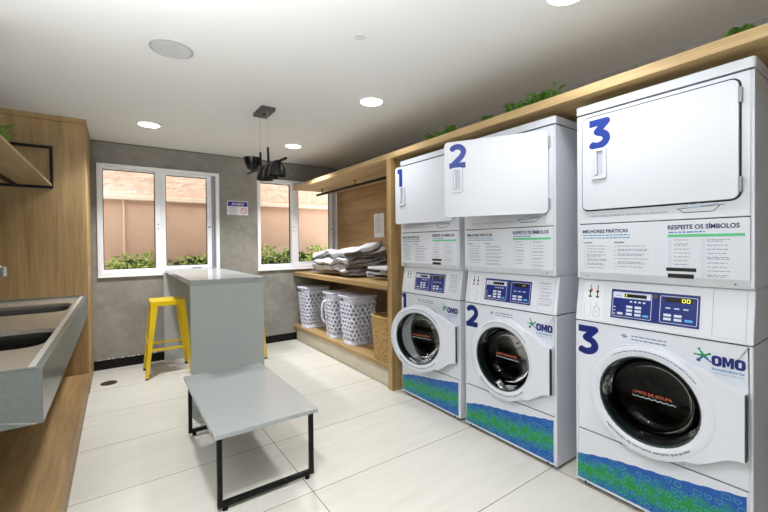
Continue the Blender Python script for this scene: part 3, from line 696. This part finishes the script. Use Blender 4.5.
def washer(num, Ymax, door_deg, label, rnd):
    r = thing('washing_machine', label, 'washing machine', (1.99, Ymax, 0), -PI/2, 'numbered front-load washing machines under the dryers')
    cx, cz, rr = .335, .555, .215
    m = MB(); body_shell(m, .022, .864, 0, 0, cx, cz, rr)
    m.plate([rect4(.012, MW-.012, .302, .864), circ(cx, cz, rr, 48)[::-1]], 0, .012, lambda u, v, w_: (u, w_, v))
    m.build('cabinet', WHITE, r, bevel=.004)
    B(.0125, MW-.0125, -.001, .02, .024, .297).build('kick_panel', WHITE, r, bevel=.004)
    B(.014, MW-.014, .004, .02, .297, .303).build('seam', DGAP, r)
    # control housing
    h = MB().hexa([(0, 0, .870), (MW, 0, .870), (MW, .62, .870), (0, .62, .870)], [(0, ys(1.083), 1.083), (MW, ys(1.083), 1.083), (MW, .62, 1.083), (0, .62, 1.083)])
    ch = h.build('control_housing', WHITE, r, bevel=.004)
    B(.004, MW-.004, .006, .6, .863, .871).build('seam', DGAP, r)
    # blank access panel outline right
    MB().ribbon([(.553, 1.073), (.553, .885), (.655, .885), (.655, 1.073)], .0018, slant, closed=True, w=.0008).build('access_panel', mat('seam_grey', (165, 168, 176), .6), ch, recalc=False)
    if num != 3:
        t = MB(); lines(t, slant, .565, .648, 1.045, 8, .006, rnd, .0034, jag=.3, two=.6, w=.0006); t.build('instruction_print', GREYT, ch, recalc=False)
    # blue panel
    x0, x1, z0, z1 = .168, .512, .905, 1.043
    pn = MB().plate([rrect(x0-.006, x1+.006, z0-.006, z1+.006, .004, 2)], .0006, .0022, slant).build('panel_bezel', mat('bezel_white', (222, 225, 232), .4), ch)
    MB().plate([rect4(x0, x1, z0, z1)], .0022, .0034, slant).build('panel_face', DIAL, pn)
    a = MB()
    for (p, q) in ((x0+.008, .338), (.372, x1-.008)):
        a.ribbon(rrect(p, q, z0+.01, z1-.012, .004, 2), .0022, slant, closed=True, w=.0042)
    a.rect(x0+.010, .334, z1-.040, z1-.014, slant, .0041)
    for i in range(3):
        for j in range(2):
            if i == 0 or True: a.rect(.236+j*.036, .262+j*.036, .925+i*.017, .936+i*.017, slant, .0045)
    a.rect(.198, .222, .925, .935, slant, .0045)
    for i in range(2):
        for j in range(2): a.rect(.386+j*.038, .414+j*.038, .926+i*.017, .937+i*.017, slant, .0045)
    for i in range(4): a.rect(.25+i*.018, .26+i*.018, .986, .993, slant, .0045)
    for i in range(3): a.rect(.392+i*.032, .41+i*.032, .977, .982, slant, .0045)
    for i in range(3): a.rect(.180, .190, .925+i*.016, .929+i*.016, slant, .0045)
    a.build('buttons', mat('button_white', (214, 220, 236), .4), pn, recalc=False)
    MB().rect(.305, .329, .925, .935, slant, .0046).build('start_button', mat('button_sky', (90, 170, 230), .4), pn, recalc=False); MB().rect(.462, .49, .928, .938, slant, .0046).build('start_button', mat('button_sky', (90, 170, 230), .4), pn, recalc=False)
    MB().rect(.226, .318, z1-.034, z1-.018, slant, .0047).build('display', LCD, pn, recalc=False); MB().rect(.392, .486, z1-.036, z1-.018, slant, .0043).build('display', LCD, pn, recalc=False)
    MB().text('OMO', .19, z1-.033, .013, slant, .0048, bold=.0, fit=.024).build('small_logo', NAVYN, pn, recalc=False)
    e = MB()
    if num == 3: [e.ribbon(rrect(q, q+.010, z1-.034, z1-.020, .002, 2), .003, slant, closed=True, w=.0052) for q in (.452, .468)]
    else: e.rect(.45, .47, z1-.0275, z1-.0255, slant, .0052)
    MB().rect(.232, .236, z1-.031, z1-.022, slant, .0052).build('display_digits', mat('led_yellow', (230, 235, 40), .4, emit=.5), pn, recalc=False)
    e.build('display_digits', mat('led_yellow', (230, 235, 40), .4, emit=.5), pn, recalc=False)
    MB().cyl((.355, ys(1.03)-.001, 1.026), (.355, ys(1.03)-.010, 1.026), .011, n=18).build('key_lock', CHROME, pn)
    # coin sticker at left
    st = MB().plate([rect4(.034, .130, .882, 1.062)], .0004, .0008, slant).build('instruction_sticker', mat('sticker_white', (226, 228, 234), .5), ch)
    k = MB()
    for q in (.066, .101):
        k.ribbon([(q, 1.055), (q+.001, 1.03)], .004, slant, w=.0013); k.ribbon([(q-.006, 1.02), (q+.005, 1.026)], .012, slant, w=.0013); k.ribbon([(q, 1.022), (q, .998)], .005, slant, w=.0013); k.rect(q-.008, q+.008, .992, .999, slant, .0013)
    k.build('lever_drawing', INKB, st, recalc=False)
    if num != 2: MB().plate([circ(.073, 1.03, .0045, 8)], .0016, .0018, slant).build('red_dot', mat('red_dot', (225, 40, 40), .4), st)
    g = MB()
    lines(g, slant, .044, .122, .984, 2, .002, rnd, .0022, two=0)
    g.ribbon([(.042, .965), (.072, .965), (.072, .89), (.042, .89)], .0014, slant, closed=True, w=.001)
    g.ribbon(circ(.1, .91, .018, 14), .0014, slant, closed=True, w=.001); g.ribbon(circ(.1, .91, .011, 12), .0012, slant, closed=True, w=.001)
    g.ribbon([(.085, .935), (.10, .955), (.108, .945), (.118, .93)], .003, slant, w=.001); g.ribbon([(.098, .968), (.1, .955)], .002, slant, w=.001)
    g.build('sketch_print', GREYT, st, recalc=False)
    f = front()
    # number on the lower left of the washer: upper left corner of the door panel
    n_ = MB().digit(num, .010, {1: .716, 2: .706, 3: .697}[num], .146, f, .0008).build('number_decal', NAVYN, r, recalc=False)
    # small message
    t = MB(); t.ribbon(circ(.232, .825, .008, 6), .004, f, closed=True, w=.0006); t.ribbon([(.218, .826), (.246, .822)], .004, f, w=.0006)
    t.build('message_icon', TEALT, r, recalc=False)
    t = MB(); lines(t, f, .262, .40, .832, 2, .006, rnd, .005, jag=.1, two=0); t.build('message_print', mat('slate_print', (96, 108, 150), .5), r, recalc=False)
    # logo
    lg_ = MB(); ax, az = .553, .767
    for ox in (0, .070): lg_.plate([rrect(ax+ox, ax+ox+.032, az, az+.042, .012), rrect(ax+ox+.0115, ax+ox+.0205, az+.010, az+.032, .0042)[::-1]], .001, None, f)
    lg_.plate([[(ax+q*.86-.002, az+v) for q, v in ((.041, 0), (.053, 0), (.053, .024), (.058, .006), (.065, .006), (.070, .024), (.070, 0), (.082, 0), (.082, .042), (.068, .042), (.0615, .022), (.055, .042), (.041, .042))]], .001, None, f)
    lg_ = lg_.build('logo_decal', NAVYN, r, recalc=False)
    MB().text('lavanderia', ax+.001, .749, .016, f, .0010, bold=.02, fit=.098).build('logo_subtitle', TEALT, lg_, recalc=False)
    MB().text('compartilhada', ax+.001, .735, .0125, f, .0010, fit=.098).build('logo_subtitle', mat('teal_print_pale', (120, 170, 205), .5), lg_, recalc=False)
    sp = MB(); c0 = (.528, .801)
    for ang, l, rad, mi in ((120, .030, .006, 0), (178, .029, .005, 0), (28, .021, .007, 0), (232, .027, .009, 1), (-45, .030, .004, 1)):
        e_ = (c0[0]+l*math.cos(R(ang)), c0[1]+l*math.sin(R(ang)))
        pr_ = (-math.sin(R(ang)), math.cos(R(ang)))
        sp.plate([[(c0[0]+pr_[0]*.005, c0[1]+pr_[1]*.005), (c0[0]-pr_[0]*.005, c0[1]-pr_[1]*.005), (e_[0]-pr_[0]*.002, e_[1]-pr_[1]*.002), (e_[0]+pr_[0]*.002, e_[1]+pr_[1]*.002)]], .0008, .0012, f, mi)
        sp.plate([circ(*e_, rad*.8, 12)], .0009, .0014, f, mi)
    sp.plate([circ(*c0, .007, 12)], .0009, .0013, f, 0)
    sp.build('splash_emblem', [mat('emblem_green', (30, 140, 90), .4), mat('emblem_blue', (20, 90, 150), .4)], lg_, recalc=False)
    # kick band
    xs = [.004+i*(.650/40) for i in range(41)]
    out = [(x+.004, .038) for x in (xs[0], xs[-1])] + [(x+.004, band_top(x)) for x in reversed(xs)]
    fk = front(-.001)
    bd = MB().plate([out], .0006, None, fk).build('kick_decal', KICK, r, recalc=False)
    ic = MB(); s = .0115; pitch_ = .034
    row = 0; z = .057
    while z < .29:
        q = 0; x = .02+(row % 2)*.012
        while x < .645:
            if z+s < band_top(x)-.004 and ((q+row*2) % 4 != 3): ic.ribbon(icon(SHAPES[(q*5+row*3) % 6], x, z, s), .0022, fk, closed=True, w=.0012)
            x += pitch_; q += 1
        z += .032; row += 1
    ic.build('icon_print', ICON, bd, recalc=False)
    for x in (.05, .625): MB().cyl((x, -.001, .026), (x, -.003, .026), .006, n=10).build('screw', INKB, r)
    for x, y in ((.05, .05), (MW-.05, .05), (.05, .57), (MW-.05, .57)): MB().cyl((x, y, 0), (x, y, .022), .02, .014, 14).build('foot', BLACK, r)
    # door
    hxp = (.664, -.004, 0); a = R(door_deg)
    ro = .252
    def outline():
        pts = []
        hz0, hz1, hxr = .425, .690, .664
        # tangent-like join between circle and hinge edge
        for i in range(0, 49):
            t = R(55+ (305-55)*i/48); pts.append((cx+ro*math.cos(t), cz+ro*math.sin(t)))
        pts += [(cx+.19, cz-.199), (.61, hz0-.010), (.64, hz0-.002), (hxr, hz0), (hxr, hz1), (.64, hz1+.006), (.61, hz1+.016), (cx+.19, cz+.197)]
        return pts
    ring = MB().plate([outline(), circ(cx, cz, .197, 48)[::-1]], -.004, -.042, lambda u, v, w_: (u, w_, v))
    dr = ring.build('door', WDOOR, r, pivot=hxp, loc=hxp, rz=a, bevel=.012, seg=3, smooth=True, autos=50)
    MB().lathe([(.244, -.0415), (.236, -.0455), (.206, -.0450), (.200, -.040), (.1985, -.03)], (cx, 0, cz), axis='y', n=56).build('door_ring', WDOOR, dr, pivot=hxp, smooth=True, autos=60)
    MB().lathe([(.2005, -.036), (.198, -.042), (.192, -.040), (.186, -.02), (.184, .0), (.186, .02), (.20, .03)], (cx, 0, cz), axis='y', n=56).build('glass_rim', mat('rim_grey', (60, 74, 76), .3, metal=.3), dr, pivot=hxp, smooth=True)
    MB().lathe([(.190, -.034), (.182, -.012), (.168, .035), (.15, .065), (.12, .08), (.0, .085)], (cx, 0, cz), axis='y', n=56).build('porthole_glass', PORT, dr, pivot=hxp, smooth=True, autos=80)
    hm = MB().box(.660, .6655, -.045, -.028, .43, .688)
    hm.build('hinge', mat('hinge_grey', (70, 72, 76), .5), dr, pivot=hxp, bevel=.002)
    B(.6657, .667, -.043, -.03, .44, .678).build('hinge_trim', INKB, dr, pivot=hxp)
    # limit text inside
    ft = lambda u, v, w_: (u, .0-w_, v)
    MB().text('LIMITE DE ROUPA', cx+.01, cz+.012, .018, ft, 0, align='CENTER', fit=.15).build('limit_print', mat('orange_print', (225, 110, 70), .5), dr, pivot=hxp, recalc=False)
    wv = [(cx-.07+i*.0028, cz+.002-.006*abs(math.sin(i*PI/8))) for i in range(61)]
    MB().ribbon(wv, .0028, ft).build('wave_print', mat('pale_print', (190, 215, 225), .5), dr, pivot=hxp, recalc=False)
    # curved text round the ring
    def arc(u, v, w_, rad=.222, mid=-90):
        ang = R(mid)+u/rad; rr_ = rad-v; return (cx+rr_*math.cos(ang), -.0462, cz+rr_*math.sin(ang))
    MB().text('higienização da borracha sempre que puder', 0, -.004, .0165, arc, bold=.01, align='CENTER', fit=.36).build('ring_print', INKB, dr, pivot=hxp, recalc=False)
    def arc2(u, v, w_, rad=.222): ang = R(85)-u/rad; rr_ = rad+v; return (cx+rr_*math.cos(ang), -.0462, cz+rr_*math.sin(ang))
    t = MB(); lines(t, arc2, -.17, .19, .003, 1, .002, rnd, .004, jag=0, two=0, w=0); t.build('ring_print', mat('slate_print', (96, 108, 150), .5), dr, pivot=hxp, recalc=False)
    MB().lathe([(rr, .006), (.205, -.004), (.19, .004), (.185, .03), (.2, .06)], (cx, 0, cz), axis='y', n=48).build('gasket_and_gap_shade', mat('gasket_dark', (16, 17, 18), .8, spec=.2), r, smooth=True)
    drum(r, cx, cz, .2, .42)
    return r

def dryer(num, Ymax, door_deg, label, rnd):
    Z0 = 1.0835
    r = thing('tumble_dryer', label, 'dryer', (1.99, Ymax, Z0), -PI/2, 'numbered tumble dryers stacked on the washers')
    P = (0, 0, Z0); cx, cz, rr = .335, 1.665, .19
    m = MB(); t = .012; D = .62
    m.box(0, t, 0, D, 1.09, 1.93); m.box(MW-t, MW, 0, D, 1.09, 1.93); m.box(t, MW-t, D-t, D, 1.09, 1.93)
    m.plate([rect4(t, MW-t, 1.371, 1.93), circ(cx, cz, rr, 40)[::-1]], 0, .012, lambda u, v, w_: (u, w_, v))
    m.build('cabinet', WHITE, r, pivot=P, bevel=.004)
    lid = MB().plate([rrect(-.003, MW+.003, -.006, D, .012, 3)], 1.936, 1.977)
    lid.build('lid', WHITE, r, pivot=P, bevel=.009, seg=3)
    B(.004, MW-.004, .004, D-.01, 1.929, 1.937).build('seam', DGAP, r, pivot=P)
    pl_ = MB().hexa([(t, .02, 1.0845), (MW-t, .02, 1.0845), (MW-t, .5, 1.0845), (t, .5, 1.0845)], [(t, -.003, 1.122), (MW-t, -.003, 1.122), (MW-t, .5, 1.122), (t, .5, 1.122)]).box(t, MW-t, -.003, .5, 1.122, 1.366)
    pn = pl_.build('lower_panel', WHITE, r, pivot=P, bevel=.002)
    MB().box(.001, t, .02, .5, 1.0845, 1.09).box(MW-t, MW-.001, .02, .5, 1.0845, 1.09).build('bottom_rail', WSIDE, r, pivot=P)
    for x in (.05, .62): MB().cyl((x, .006, 1.103), (x, -.002+.006, 1.103), .004, n=10).build('screw', GREYP, pn, pivot=P)
    B(.014, MW-.014, .003, .02, 1.366, 1.371).build('seam', DGAP, r, pivot=P)
    f = front(-.003)
    a_ = MB().text('MELHORES PRÁTICAS', .030, 1.322, .023, f, .0008, bold=.03, fit=.212).build('heading_print', NAVYT, pn, pivot=P, recalc=False); a_ = MB().text('RESPEITE OS SÍMBOLOS', .400, 1.328, .026, f, .0008, bold=.03, fit=.235).build('heading_print', NAVYT, pn, pivot=P, recalc=False); a_ = MB()
    a_.text('Lavagem', .034, 1.270, .013, f, .0008, bold=.02).build('heading_print', NAVYT, pn, pivot=P, recalc=False); a_ = MB().text('Secagem', .182, 1.270, .013, f, .0008, bold=.02)
    a_.build('heading_print', NAVYT, pn, pivot=P, recalc=False)
    b_ = MB(); lines(b_, f, .032, .26, 1.312, 2, .005, rnd, .0045, jag=.15, two=0); b_.build('subtitle_print', TEALT, pn, pivot=P, recalc=False); b_ = MB(); lines(b_, f, .402, .53, 1.318, 1, .002, rnd, .006, jag=.1, two=0)
    b_.build('subtitle_print', TEALT, pn, pivot=P, recalc=False)
    MB().rect(.400, .650, 1.294, 1.306, f, .0007).build('green_bar', GREENB, pn, pivot=P, recalc=False)
    c_ = MB()
    lines(c_, f, .050, .150, 1.258, 7, .0085, rnd, .0034, two=.55)
    for k in range(7): c_.ribbon(circ(.040, 1.254-k*.0185, .0028, 6), .0012, f, closed=True, w=.0007)
    c_.build('body_print', GREYT, pn, pivot=P, recalc=False); c_ = MB(); lines(c_, f, .196, .33, 1.258, 6, .0095, rnd, .0034, two=.75)
    for k in range(6): c_.ribbon(circ(.186, 1.254-k*.021, .0028, 6), .0012, f, closed=True, w=.0007)
    c_.build('body_print', GREYT, pn, pivot=P, recalc=False); c_ = MB()
    lines(c_, f, .422, .48, 1.283, 8, .010, rnd, .0034, two=.35); c_.build('body_print', GREYT, pn, pivot=P, recalc=False); c_ = MB(); lines(c_, f, .535, .61, 1.283, 9, .0100, rnd, .0034, two=.35)
    c_.build('body_print', GREYT, pn, pivot=P, recalc=False)
    d_ = MB()
    for k in range(9): d_.ribbon(rect4(.404, .413, 1.274-k*.016, 1.281-k*.016), .0013, f, closed=True, w=.0007)
    d_.build('symbol_print', mat('sky_print', (130, 180, 215), .5), pn, pivot=P, recalc=False); d_ = MB()
    for k in range(10): d_.ribbon(rect4(.516, .526, 1.274-k*.0165, 1.282-k*.0165), .0013, f, closed=True, w=.0007)
    d_.build('symbol_print', mat('sky_print', (130, 180, 215), .5), pn, pivot=P, recalc=False)
    if num != 2:
        MB().rect(.394, .500, 1.146, 1.161, f, .0011).build('black_sticker', INKB, pn, pivot=P, recalc=False); MB().rect(.400, .492, 1.117, 1.135, f, .0011).build('black_sticker', INKB, pn, pivot=P, recalc=False)
    f0 = front()
    MB().text('APÓS O USO, RETIRAR O VESTUÁRIO DA SECADORA', .070, 1.402, .0125, f0, .0007, fit=.33).build('reminder_print', mat('steel_print', (110, 140, 175), .5), r, pivot=P, recalc=False)
    bt = MB()
    bt.ribbon([(.440, 1.414), (.455, 1.398), (.555, 1.398), (.575, 1.420)], .0032, f0, w=.0007); bt.ribbon([(.430, 1.415), (.59, 1.423)], .0026, f0, w=.0007)
    bt.build('boat_hull_print', NAVYT, r, pivot=P, recalc=False)
    MB().ribbon([(.450, 1.418), (.452, 1.428), (.465, 1.425), (.475, 1.434), (.49, 1.428), (.505, 1.436), (.52, 1.432), (.515, 1.420), (.495, 1.418)], .002, f0, closed=True, w=.0008).ribbon([(.505, 1.419), (.535, 1.424), (.572, 1.428)], .002, f0, w=.0008).build('boat_cargo_print', mat('light_blue_print', (110, 170, 210), .5), r, pivot=P, recalc=False)
    # door
    x0, x1, z0, z1 = .036, .634, 1.440, 1.905
    hp = (x1, -.002, Z0); a = R(door_deg)
    if door_deg == 0:
        MB().plate([rrect(x0-.010, x1+.006, z0-.007, z1+.009, .033)], -.0006, .0, lambda u, v, w_: (u, w_, v))  .build('gasket_and_gap_shade', mat('door_gap_shade', (46, 48, 56), .7), r, pivot=P)  # dark plate standing in for the shade in the gap round the shut door
    dm = MB().plate([rrect(x0, x1, z0, z1, .026)], -.002, -.016, lambda u, v, w_: (u, w_, v))
    dr = dm.build('door', WHITE, r, pivot=hp, loc=(x1, -.002, 0), rz=a, bevel=.006, seg=3)
    fd = lambda u, v, w_: (u, -.016-w_, v)
    MB().digit(num, .066, 1.741, .146, fd, .0009).build('number_decal', BLUEN, dr, pivot=hp, recalc=False)
    hw = MB().plate([rrect(.083, .154, 1.590, 1.742, .012), rrect(.098, .140, 1.606, 1.728, .008)[::-1]], -.016, -.026, lambda u, v, w_: (u, w_, v))
    hn = hw.build('handle', WDOOR, dr, pivot=hp, bevel=.003)
    MB().rect(.097, .141, 1.605, 1.729, (lambda u, v, w_: (u, -.0165-w_, v))).build('handle_recess', mat('recess_white', (190, 194, 206), .4), hn, pivot=hp, recalc=False)
    MB().box(.100, .112, -.030, -.017, 1.61, 1.725).build('grip', WDOOR, hn, pivot=hp, bevel=.003)
    for z in (1.495, 1.84): B(x1-.002, x1+.010, -.019, -.003, z-.03, z+.03).build('hinge', GREYP, dr, pivot=hp, bevel=.002)
    if door_deg:
        MB().lathe([(.215, .0), (.212, .05), (.2, .055), (.0, .05)], (cx, -.002, cz), axis='y', n=40).build('inner_door_pan', GREYP, dr, pivot=hp, smooth=True)
        MB().lathe([(rr+.012, -.001), (rr, -.004), (rr-.006, .02)], (cx, 0, cz), axis='y', n=40).build('opening_rim', GREYP, r, pivot=P, smooth=True)
    dd = drum(r, cx, cz, .17, .4); 
    for v in dd.data.vertices: v.co.z -= Z0
    return r

rnd = random.Random(21)
YM = {1: 2.583, 2: 1.857, 3: 1.060}
washer(1, YM[1], 16, 'white front-load washing machine numbered 1 with its round door ajar', rnd)
washer(2, YM[2], 0, 'white front-load washing machine numbered 2, the middle washer, door closed', rnd)
w3 = washer(3, 1.0715, 0, 'white front-load washing machine numbered 3, nearest the camera, yellow display digits', rnd)
dryer(1, YM[1], 7, 'white tumble dryer numbered 1, farthest, door slightly ajar', rnd)
dryer(2, YM[2], 29, 'white tumble dryer numbered 2, middle, with door swung open wide', rnd)
d3 = dryer(3, 1.060, 0, 'white tumble dryer numbered 3, nearest the camera, door shut', rnd)

w3.scale = (1.021, 1, 1); d3.scale = (1.009, 1, 1)

# ------------------------------------------------------------------ bar table, stools, coffee table
bt = thing('bar_table', 'tall grey quartz bar table standing against the window wall', 'table', (.71, 4.0, 0)); P = bt.location
B(.44, .98, 3.12, 4.905, .982, 1.02).build('tabletop', STONE, bt, pivot=P, bevel=.0015)
B(.44, .98, 3.122, 3.155, 0, .981).build('end_panel', STONEM, bt, pivot=P, bevel=.0015)
B(.42, .98, 4.865, 4.905, 0, .981).build('end_panel', STONEM, bt, pivot=P, bevel=.0015)

def stool(x, y, label):
    r = thing('bar_stool', label, 'stool', (x, y, 0), 0, 'yellow metal bar stools at the bar table')
    s = .152; zt = .742
    seat = MB().plate([rrect(-s, s, -s, s, .035), rrect(-.02, .02, -.02, .02, .015)[::-1]], zt-.012, zt).build('seat', YEL, r, bevel=.005, seg=2)
    MB().plate([rrect(-s-.003, s+.003, -s-.003, s+.003, .037), rrect(-s+.003, s-.003, -s+.003, s-.003, .032)[::-1]], zt-.05, zt-.009).build('seat_skirt', YEL, seat)
    for sx in (-1, 1):
        for sy in (-1, 1):
            m = MB(); tx, ty, bx, by = sx*.15, sy*.15, sx*.206, sy*.192
            wt, wb_ = .062, .026; th = .004
            # angle section: one flange in each direction
            m.hexa([(bx, by, .012), (bx-sx*wb_, by, .012), (bx-sx*wb_, by-sy*th, .012), (bx, by-sy*th, .012)], [(tx, ty, zt-.02), (tx-sx*wt, ty, zt-.02), (tx-sx*wt, ty-sy*th, zt-.02), (tx, ty-sy*th, zt-.02)])
            m.hexa([(bx, by, .012), (bx, by-sy*wb_, .012), (bx-sx*th, by-sy*wb_, .012), (bx-sx*th, by, .012)], [(tx, ty, zt-.02), (tx, ty-sy*wt, zt-.02), (tx-sx*th, ty-sy*wt, zt-.02), (tx-sx*th, ty, zt-.02)])
            l = m.build('leg', YEL, r)
            B(min(bx, bx-sx*.028), max(bx, bx-sx*.028), min(by, by-sy*.028), max(by, by-sy*.028), 0, .014).build('rubber_foot', BLACK, l)
    z = .26; q = .183; q2 = .171
    B(-q, q, -q2, -q2+.006, z, z+.022).build('foot_rail', YEL, r); B(-q, q, q2-.006, q2, z, z+.022).build('foot_rail', YEL, r)
    B(-q, -q+.006, -q2, q2, z+.06, z+.08).build('foot_rail', YEL, r); B(q-.006, q, -q2, q2, z+.06, z+.08).build('foot_rail', YEL, r)
    return r
stool(.412, 4.455, 'yellow metal stool on the left side of the bar table')
stool(1.17, 4.46, 'yellow metal stool mostly hidden behind the right side of the bar table')

cf = thing('coffee_table', 'low grey-topped bench table on black rectangular steel frames', 'table', (.615, 2.38, 0)); P = cf.location
B(.355, .875, 1.88, 2.87, .376, .398).build('tabletop', STONE, cf, pivot=P, bevel=.0015)
for y in (1.935, 2.83):
    m = MB(); t = .022; a, b = .378, .872
    m.box(a, a+t, y, y+t, .02, .375).box(b-t, b, y, y+t, .02, .375).box(a+t, b-t, y, y+t, .02, .02+t).box(a+t, b-t, y, y+t, .375-t, .375)
    fo = m.build('leg_frame', BLACK, cf, pivot=P)
    for x in (a+.035, b-.035): MB().cyl((x, y+t/2, 0), (x, y+t/2, .02), .014, .011, 12).build('levelling_foot', BLACK, fo, pivot=P)
for x in (.39, .84): B(x, x+.02, 1.958, 2.829, .354, .375).build('side_rail', BLACK, cf, pivot=P)

# ------------------------------------------------------------------ floor drain, sign, ceiling fittings
dn = thing('floor_drain', 'round dark metal floor drain in front of the black baseboard', 'drain', (-.077, 4.395, 0)); 
MB().lathe([(.066, .0), (.066, .003), (.052, .0035), (.052, .001)], n=36).build('ring', mat('drain_dark', (34, 28, 22), .4, metal=.5), dn, smooth=True)
g = MB().lathe([(0, .0012), (.051, .0012), (.0515, .0)], n=36)
for k in range(3): g.lathe([(.014+k*.013, .0012), (.016+k*.013, .0022), (.018+k*.013, .0012)], n=30)
g.build('grate', mat('drain_bronze', (78, 66, 50), .35, metal=.6), dn, smooth=True)

sg = thing('notice_sign', 'small white AVISO sign with blue header on the cement wall', 'sign', (1.237, YB, 1.74)); P = sg.location
fs_ = lambda u, v, w_: (u, YB-w_, v)
MB().plate([rrect(1.112, 1.362, 1.655, 1.828, .006, 2)], 0.0005, .003, fs_).build('sign_plate', mat('sign_white', (238, 240, 246), .4), sg, pivot=P)
MB().plate([rect4(1.120, 1.354, 1.762, 1.820)], .003, .0036, fs_).build('header_band', mat('sign_blue', (36, 30, 150), .4), sg, pivot=P)
MB().text('AVISO', 1.237, 1.774, .046, fs_, .0040, bold=.03, align='CENTER', fit=.15).build('header_text', PAPER, sg, pivot=P, recalc=False)
m = MB()
lines(m, fs_, 1.128, 1.24, 1.748, 6, .003, random.Random(3), .007, jag=.2, two=0, w=.0034); m.build('body_print', GREYT, sg, pivot=P, recalc=False)
MB().plate([circ(1.31, 1.708, .040, 32), circ(1.31, 1.708, .033, 32)[::-1]], .003, .0036, fs_).plate([[(1.285, 1.728), (1.290, 1.733), (1.335, 1.688), (1.330, 1.683)]], .003, .0036, fs_).build('prohibition_ring', mat('sign_red', (200, 60, 70), .4), sg, pivot=P)

spk = thing('ceiling_speaker', 'round white flush speaker grille in the ceiling', 'speaker', (.265, 2.423, ZC))
MB().lathe([(.109, 0), (.109, -.004), (.105, -.006), (.100, -.006), (.098, -.003)], n=48).build('trim_ring', mat('speaker_ring', (178, 178, 180), .6), spk, smooth=True)
m = MB().lathe([(.098, -.003), (.0, -.003)], n=48)
m.build('grille', mat('speaker_grille', (222, 222, 220), .8, bump=.6, bscale=400), spk)
cp = MB().lathe([(.030, 0), (.030, -.002), (.026, -.003), (0, -.003)], n=24).build('junction_cover', mat('cap_white', (214, 213, 209), .8)); cp.location = (1.071, 1.73, ZC)
tag(cp, 'tiny round blank junction cover flush with the ceiling', 'cover')

LL = ['round recessed ceiling lamp nearest the oak pillar and left window', 'round recessed ceiling lamp over the floor in front of washer 2', 'round recessed ceiling lamp near the right window and shelving', 'round recessed ceiling lamp cut off by the top edge, above machine 3']
LL += ['round recessed ceiling lamp left of the camera, beyond the top edge']
for (x, y), lb in zip(LAMPS, LL):
    d = thing('ceiling_downlight', lb, 'ceiling lamp', (x, y, ZC), 0, 'round recessed ceiling lamps')
    MB().lathe([(.096, 0), (.096, -.004), (.086, -.007), (.084, -.004)], n=40).build('trim_ring', mat('lamp_ring', (240, 240, 240), .5), d, smooth=True)
    MB().lathe([(.084, -.0045), (0, -.0045)], n=40).build('diffuser', mat('lamp_diffuser', (255, 252, 244), .5, emit=7), d)

# pendant
pd = thing('pendant_lamp', 'black multi-shade pendant lamp hanging over the bar table', 'pendant lamp', (1.0, 3.11, ZC)); P = pd.location
MB().box(.943, 1.055, 2.995, 3.225, ZC-.028, ZC).build('canopy', mat('pendant_canopy', (80, 76, 76), .45), pd, pivot=P, bevel=.003)
MB().cyl((1.0, 3.11, ZC-.028), (1.0, 3.11, ZC-.034), .012, n=14).build('canopy_screw', BLACK, pd, pivot=P)
A_, B_ = Vector((1.0, 3.60, 1.938)), Vector((1.008, 2.66, 1.903))
MB().cyl(A_, B_, .0095, n=14).build('crossbar', BLACK, pd, pivot=P)
for y in (3.225, 3.03):
    t = (3.60-y)/(.94); q = A_.lerp(B_, t)
    MB().cyl((1.0, y, 2.058), (q.x, y, q.z), .009, n=12).build('stem', BLACK, pd, pivot=P)
    MB().cyl((1.0, y, ZC-.028), (1.0, y, 2.058), .0018, n=6).build('cable', mat('cable_clear', (190, 185, 180), .4), pd, pivot=P)
def shade(y, upside, rr_, h_, dx=0):
    t = (3.60-y)/.94; q = A_.lerp(B_, t); sg_ = 1 if upside else -1
    pf_ = [(.012, 0), (.022, .003), (rr_*.62, h_*.16), (rr_*.88, h_*.5), (rr_, h_), (rr_-.003, h_), (rr_*.80, h_*.56), (rr_*.52, h_*.25), (.01, .008)]
    base = q.z + (.009 if upside else .012)
    o = MB().lathe([(a, sg_*b) for a, b in pf_], (q.x+dx, y, base), n=36).build('lamp_shade', BLKG, pd, pivot=P, smooth=True)
    MB().cyl((q.x+dx, y, base), (q.x+dx, y, base+sg_*.04), .016, n=14).build('bulb_socket', BLACK, o, pivot=P)
shade(3.46, True, .075, .115)
shade(3.12, False, .068, .12, .0); shade(2.97, False, .068, .12, .0); shade(2.84, False, .068, .12, .0)
